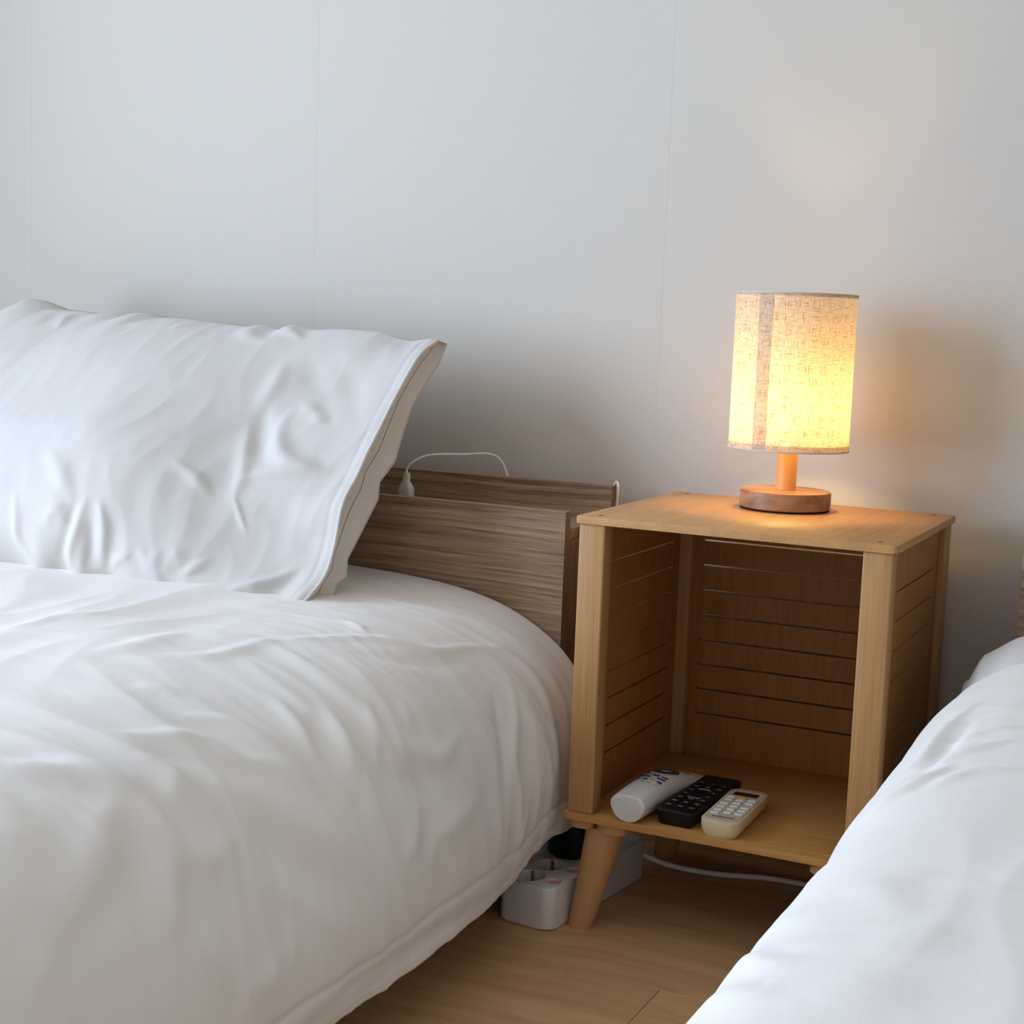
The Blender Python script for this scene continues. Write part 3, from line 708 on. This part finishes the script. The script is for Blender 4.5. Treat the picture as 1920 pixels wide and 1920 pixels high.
# ------------------------------------------------------------------ remotes on the shelf
SHZ = .158
def ac_remote():
    r = tag(empty('remote_control', (.206, .002, SHZ), math.radians(1.5)), 'cream air-conditioner remote with small dark display, rightmost of three remotes', 'remote')
    m_cream = new_mat('cream plastic', (204, 184, 144), .38, .5); m_face = new_mat('cream face', (188, 176, 146), .4, .5)
    W, L, H = .0255, .150, .0215
    # body: rounded slab whose underside narrows
    bm = bmesh.new(); rings = []
    for z, sx, sy, rr in ((0, .72, .955, .010), (.002, .82, .97, .012), (.007, .95, .99, .015), (.013, 1, 1, .016), (.0195, 1, 1, .016), (.0211, .985, .996, .0155), (.0215, .955, .988, .015)):
        pts = []; w2, l2 = W*sx, L/2*sy
        for cx, cy, a0 in ((w2-rr, l2-rr, 0), (-w2+rr, l2-rr, 90), (-w2+rr, -l2+rr, 180), (w2-rr, -l2+rr, 270)):
            for k in range(8):
                a = math.radians(a0+90*k/7); pts.append((cx+rr*math.cos(a), L/2+cy+rr*math.sin(a), z))
        rings.append([bm.verts.new(p) for p in pts])
    for a, b in zip(rings, rings[1:]):
        n = len(a)
        for i in range(n): bm.faces.new((a[i], a[(i+1) % n], b[(i+1) % n], b[i]))
    bm.faces.new(list(reversed(rings[0]))); bm.faces.new(rings[-1])
    finish(bm, 'remote_body', m_cream, r, True, math.radians(35))
    bm = bmesh.new(); rounded_prism(bm, -W*.86, W*.86, .008, L-.009, .0213, .0219, .010, 5, .0003, 1); finish(bm, 'face_plate', m_face, r, True, math.radians(30))
    m_disp = new_mat('dark display', (40, 14, 12), .15, .6)
    bm = bmesh.new(); rounded_prism(bm, -.0165, .0165, .117, .132, .0218, .0223, .002, 3, .0002, 1); finish(bm, 'display', m_disp, r, True, math.radians(30))
    m_btn = new_mat('pale rubber button', (222, 218, 206), .5, .4); m_ybtn = new_mat('yellow button', (216, 168, 62), .5, .4)
    me0 = None
    def btn(x, y, mat, w=.0052, l=.0028):
        nonlocal me0
        bm = bmesh.new(); rounded_prism(bm, -w, w, -l, l, 0, .0014, .0012, 3, .0003, 1)
        o = finish(bm, 'button', mat, r, True, math.radians(30)); o.location = (x, y, .0219)
    for xb, ys in ((-.0145, (.032, .0462, .0605, .0748, .094, .106)), (0, (.039, .0532, .0675, .0818, .095)), (.0145, (.039, .0532, .0675, .087, .101))):
        for yb in ys: btn(xb, yb, m_btn)
    btn(0, .107, m_ybtn, .0062, .0036)
    cu = bpy.data.curves.new('txt', 'FONT'); cu.body = 'SAMSUNG'; cu.size = .0056; cu.offset = .00012; cu.align_x = 'CENTER'; cu.extrude = .0001; cu.space_character = 1.15
    to = bpy.data.objects.new('t', cu); C.objects.link(to); dg = bpy.context.evaluated_depsgraph_get()
    me = bpy.data.meshes.new_from_object(to.evaluated_get(dg)); bpy.data.objects.remove(to)
    me.materials.clear(); o = link('logo', me, new_mat('dark print', (30, 26, 24), .5, .3), r); o.location = (0, .0185, .0220)
ac_remote()
def black_remote():
    r = tag(empty('remote_control', (.1435, .014, SHZ), math.radians(-3)), 'black remote with small white printed keys, between the white and cream remotes', 'remote')
    W, L, H = .026, .175, .021
    bm = bmesh.new(); rings = []
    for z, s, rr in ((0, .80, .006), (.002, .86, .007), (.009, .93, .007), (.0165, 1, .006), (.0195, 1, .006), (.021, .97, .006)):
        w2, l2 = W*s, L/2-(1-s)*W; pts = []
        for cx, cy, a0 in ((w2-rr, l2-rr, 0), (-w2+rr, l2-rr, 90), (-w2+rr, -l2+rr, 180), (w2-rr, -l2+rr, 270)):
            for k in range(5):
                a = math.radians(a0+90*k/4); pts.append((cx+rr*math.cos(a), L/2+cy+rr*math.sin(a), z))
        rings.append([bm.verts.new(p) for p in pts])
    for a, b in zip(rings, rings[1:]):
        n = len(a)
        for i in range(n): bm.faces.new((a[i], a[(i+1) % n], b[(i+1) % n], b[i]))
    bm.faces.new(list(reversed(rings[0]))); bm.faces.new(rings[-1])
    finish(bm, 'remote_body', m_black, r, True, math.radians(35))
    m_key = new_mat('dark key', (26, 27, 29), .5, .3); m_print = new_mat('white key print', (170, 172, 172), .6, .3)
    for i in range(7):
        for j in range(3):
            if 3 <= i <= 4 and j == 1: continue
            x = (-.0155, 0, .0155)[j]; y = .022+i*.0185
            bm = bmesh.new(); rounded_prism(bm, -.0052, .0052, -.0042, .0042, 0, .0012, .0015, 3, .0003, 1)
            k = finish(bm, 'button', m_key, r, True, math.radians(30)); k.location = (x, y, .021)
            bm = bmesh.new()
            if i < 3:
                add_box(bm, -.0026, .0026, -.0012+.0004*(j-1), .0002+.0006*(i % 2), .0012, .00135)
            elif i in (5,): add_box(bm, -.0035, .0035, -.0005, .0003, .0012, .00135)
            else: add_box(bm, -.0015, .0015, -.0007, .0007, .0012, .00135)
            finish(bm, 'key_print', m_print, k)
    bm = bmesh.new()
    P = [(.0135*math.cos(a), .0858+.0155*math.sin(a), .0212) for a in np.linspace(0, 2*PI, 25)]
    tube(bm, P, .0007, 5, 1)
    finish(bm, 'direction_ring', m_key, r, True)
    for sgn in (-1, 1):
        bm = bmesh.new(); pts = [(.0085*math.cos(a)+sgn*.0, .0858+sgn*.018+.003*math.sin(a)*sgn, .0214) for a in np.linspace(.2, PI-.2, 6)]
        tube(bm, pts, .0005, 5, 3); finish(bm, 'ring_print', m_print, r, True)
black_remote()
def white_remote():
    r = tag(empty('remote_control', (.0865, .001, SHZ), math.radians(-6)), 'thick white remote with curved top and coloured keys, leftmost of three remotes', 'remote')
    m_w = new_mat('white remote plastic', (208, 203, 196), .35, .5)
    L = .192
    def hgt(t): return .0335+.0090*math.sin(PI*min(1, t*1.15+.02))-.013*max(0, (t-.55)/.45)**1.5
    def ring(t, s=1.0):
        h = hgt(t); w = .0245*s; pts = []
        zc = h*.62
        n = 32
        for k in range(n):
            a = 2*PI*k/n; c, q = math.cos(a), math.sin(a)
            if q >= 0: x = w*math.copysign(abs(c)**.55, c); z = zc+(h-zc)*abs(q)**1.1*1.0
            else: x = w*math.copysign(abs(c)**.75, c)*(1-.10*abs(q)); z = zc-zc*abs(q)**1.15
            pts.append((x, z))
        cz = h*.5
        return [(x, (z-cz)*s+cz) for x, z in pts]
    bm = bmesh.new(); rings = []
    ts = [0, .004, .02, .08, .16, .25, .35, .45, .55, .65, .75, .85, .93, .975, .995, 1]
    ss = [.955, .99, 1, 1, 1, 1, 1, 1, 1, .995, .98, .965, .95, .93, .86, .7]
    for t, s in zip(ts, ss): rings.append([bm.verts.new((x, t*L, z)) for x, z in ring(t, s)])
    for a, b in zip(rings, rings[1:]):
        n = len(a)
        for i in range(n): bm.faces.new((a[i], b[i], b[(i+1) % n], a[(i+1) % n]))
    bm.faces.new(rings[0]); bm.faces.new(list(reversed(rings[-1])))
    finish(bm, 'remote_body', m_w, r, True, math.radians(45))
    def col(n, c): return new_mat(n, c, .5, .4)
    mr, mg, my, mb = col('red key', (120, 40, 50)), col('green key', (60, 104, 98)), col('yellow key', (196, 164, 92)), col('blue key', (52, 62, 116))
    mk, mg2 = col('dark key grey', (58, 56, 58)), col('grey print', (96, 92, 90))
    def key(name, x, t, w, l, mat, rr=.0012, th=.0011):
        h = hgt(t); a = (hgt(t+.01)-hgt(t-.01))/(.02*L); prof = 1-abs(x/.0245)**3*.30
        bm = bmesh.new(); rounded_prism(bm, -w, w, -l, l, -.0008, th, min(rr, w*.9, l*.9), 4, .0002, 1)
        o = finish(bm, name, mat, r, True, math.radians(30))
        zc = h*.62; u = min(.98, abs(x)/.0245); q = math.sqrt(max(0, 1-u**(2/.55))); z = zc+(h-zc)*q**1.1
        o.location = (x, t*L, z); o.rotation_euler = (math.atan(a), math.atan(-x*14*.5) if abs(x) > .006 else 0, 0)
        o.rotation_euler[1] = (.10 if x > 0 else -.10)*abs(x)/.008
    for x, mm in ((-.0155, mr), (-.0055, mg), (.0045, my), (.0150, mb)): key('button', x, .30, .0034, .0022, mm)
    for x in (-.0145, -.004, .0045, .0150): key('key_print', x, .255, .0028, .0004, mg2, .0003, .0003)
    for x, w in ((-.0105, .0075), (.0125, .0060)): key('button', x, .355, w, .0016, mk)
    key('button', .001, .405, .0045, .0018, mk); key('button', .0135, .40, .0045, .0013, mk); key('button', -.0125, .42, .0050, .0012, mg2)
    # navigation ring
    h0 = .57
    bm = bmesh.new(); pts = []
    n = 40
    for k in range(n):
        a0, a1 = 2*PI*k/n, 2*PI*(k+1)/n
        def pp(rad, a, dz):
            x, t = rad*math.cos(a), h0+rad*1.15*math.sin(a)/L; h = hgt(t); zc = h*.62; u = min(.98, abs(x)/.0245); q = math.sqrt(max(0, 1-u**(2/.55)))
            return (x, t*L, zc+(h-zc)*q**1.1+dz)
        vsx = [bm.verts.new(pp(*z)) for z in ((.0165, a0, .0006), (.0165, a1, .0006), (.0085, a1, .0010), (.0085, a0, .0010))]; bm.faces.new(vsx)
        vsx = [bm.verts.new(pp(*z)) for z in ((.0165, a0, -.001), (.0165, a1, -.001), (.0165, a1, .0006), (.0165, a0, .0006))]; bm.faces.new(vsx)
    bmesh.ops.remove_doubles(bm, verts=bm.verts, dist=1e-6); finish(bm, 'navigation_ring', mk, r, True)
    for x, t in ((-.012, .70), (0, .71), (.012, .70), (-.012, .77), (.012, .77), (0, .84)): key('button', x, t, .0036, .0014, mg2)
white_remote()

# ------------------------------------------------------------------ power strip
def power_strip():
    ps = tag(empty('power_strip', (0, 0, 0)), 'white power strip with pink switches on the floor by the nightstand leg', 'power strip')
    A = Vector((-.0035, -.020, 0)); ang = math.atan2(.166+.020, .019+.0035)  # right long side
    w_, l_, h_ = .082, .262, .057
    ps.location = (A.x, A.y, 0); ps.rotation_euler = (0, 0, ang-PI/2)
    # local: x -w..0 , y 0..l
    bm = bmesh.new(); rounded_prism(bm, -w_, 0, 0, l_, .001, h_, .015, 8, .0022, 3)
    body = finish(bm, 'strip_body', m_white, ps, True, math.radians(35))
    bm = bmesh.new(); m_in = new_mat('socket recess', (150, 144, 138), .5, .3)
    wells = []
    def well(cx, cy, r, d):
        wells.append((cx, cy, r, d))
    for k in range(5):
        cy = .030+k*.050
        well(-.052, cy, .0215, .016)
        well(-.0155, cy+.002, .0105, .007)
    # cut wells with a boolean
    for cx, cy, r, d in wells:
        b2 = bmesh.new(); lathe(b2, [(0, h_-d), (r, h_-d), (r, h_+.01), (0, h_+.01)], 32, cx, cy)
        cme = bpy.data.meshes.new('cut'); bmesh.ops.recalc_face_normals(b2, faces=b2.faces); b2.to_mesh(cme); b2.free()
        co = bpy.data.objects.new('cut', cme); C.objects.link(co); co.parent = ps
        md = body.modifiers.new('b', 'BOOLEAN'); md.operation = 'DIFFERENCE'; md.object = co; md.solver = 'EXACT'
    bpy.context.view_layer.update()
    dg = bpy.context.evaluated_depsgraph_get(); me = bpy.data.meshes.new_from_object(body.evaluated_get(dg))
    for md in list(body.modifiers): body.modifiers.remove(md)
    body.data = me
    for o in [o for o in C.objects if o.name.startswith('cut')]: bpy.data.objects.remove(o)
    for k in range(5):
        cy = .030+k*.050
        for s in (-1, 1):
          bm = bmesh.new(); add_box(bm, -.052-.0030, -.052+.0030, cy+s*.0195-.0012, cy+s*.0195+.0012, h_-.0158, h_-.001)
          for v in bm.verts:   # the clips sit left and right of the well
            dx, dy = v.co.x+.052, v.co.y-cy; v.co.x, v.co.y = -.052+dy*-.35-dx, cy+dx*.35+dy
          finish(bm, 'earth_contact', m_brass, ps)
        bm = bmesh.new(); lathe(bm, [(0, h_-.0068), (.0092, h_-.0068), (.0092, h_-.0030), (.0, h_-.0008)], 24, -.0155, cy+.002)
        finish(bm, 'switch', m_pink if k < 4 else m_white, ps, True, math.radians(40))
    # power cord leaving the far end along the wall
    return ps
power_strip()
ad = tag(empty('power_adapter', (-.0395, .117, .0)), 'black power adapter plugged upright into the white power strip', 'adapter')
bm = bmesh.new()
rings = []
for z, s in ((.0572, .80), (.0590, .92), (.064, 1), (.103, 1), (.109, .96), (.110, .9)):
    n = 32; ring = []
    for k in range(n):
        a = 2*PI*k/n; c, q = math.cos(a), math.sin(a)
        ring.append(bm.verts.new((.0265*s*math.copysign(abs(c)**.6, c), .0225*s*math.copysign(abs(q)**.6, q), z)))
    rings.append(ring)
for a, b in zip(rings, rings[1:]):
    for i in range(32): bm.faces.new((a[i], a[(i+1) % 32], b[(i+1) % 32], b[i]))
bm.faces.new(list(reversed(rings[0]))); bm.faces.new(rings[-1])
finish(bm, 'adapter_body', m_black, ad, True, math.radians(40))
bm = bmesh.new(); tube(bm, [(.0, .018, .09), (.0, .030, .09), (-.01, .045, .07), (-.03, .055, .03), (-.06, .06, .008), (-.13, .07, .005)], .0022, 8); finish(bm, 'cord', m_black, ad, True)
ad.rotation_euler[2] = -.12
bm = bmesh.new(); tube(bm, [(.004, .236, .030), (.012, .262, .022), (.05, .275, .010), (.11, .29, .0045), (.19, .315, .0045), (.27, .32, .0045), (.36, .33, .0045), (.50, .34, .0045), (.70, .35, .0045)], .0040, 10)
bpy.context.view_layer.update(); PS = bpy.data.objects['power_strip']
cordo = finish(bm, 'power_cord', m_whitecable, PS, True); cordo.matrix_parent_inverse = PS.matrix_world.inverted()

# ------------------------------------------------------------------ phone charger plug and cable on the left headboard
pl = tag(empty('plug', (-.409, .285, .4925)), 'small white charger plug standing on the left headboard shelf', 'plug')
bm = bmesh.new(); 
for z0, z1, a0, a1 in ():
    pass
rings = []
for z, a, b in ((.0, .0115, .009), (.018, .0115, .009), (.026, .0113, .0088), (.033, .0075, .0068), (.036, .0052, .005), (.050, .0045, .0045)):
    rings.append([bm.verts.new((a*math.copysign(abs(math.cos(t))**.5, math.cos(t)), b*math.copysign(abs(math.sin(t))**.5, math.sin(t)), z)) for t in [2*PI*k/24 for k in range(24)]])
for p, q in zip(rings, rings[1:]):
    for i in range(24): bm.faces.new((p[i], p[(i+1) % 24], q[(i+1) % 24], q[i]))
bm.faces.new(list(reversed(rings[0]))); bm.faces.new(rings[-1])
finish(bm, 'plug_body', m_white, pl, True, math.radians(35))
bm = bmesh.new(); tube(bm, [(0, 0, .049), (.0005, 0, .056), (.005, .002, .064), (.018, .010, .074), (.030, .020, .0785), (.048, .035, .0800), (.068, .052, .0800), (.085, .065, .0815), (.098, .075, .082), (.110, .083, .0785), (.118, .088, .070), (.1245, .0925, .054), (.130, .095, .030), (.133, .096, .0)], .0017, 8, 6)
finish(bm, 'cable', m_whitecable, pl, True)
bm = bmesh.new(); tube(bm, [(-.110, .378, .470), (-.106, .378, .510), (-.1035, .378, .535), (-.101, .3765, .5435), (-.0975, .3745, .5455), (-.0945, .372, .541), (-.0935, .370, .530), (-.0945, .368, .505), (-.0948, .364, .47), (-.0945, .355, .30)], .0021, 8, 6)
tag(finish(bm, 'cable', m_whitecable, None, True), 'white cable looping over the right end of the left headboard', 'cable')
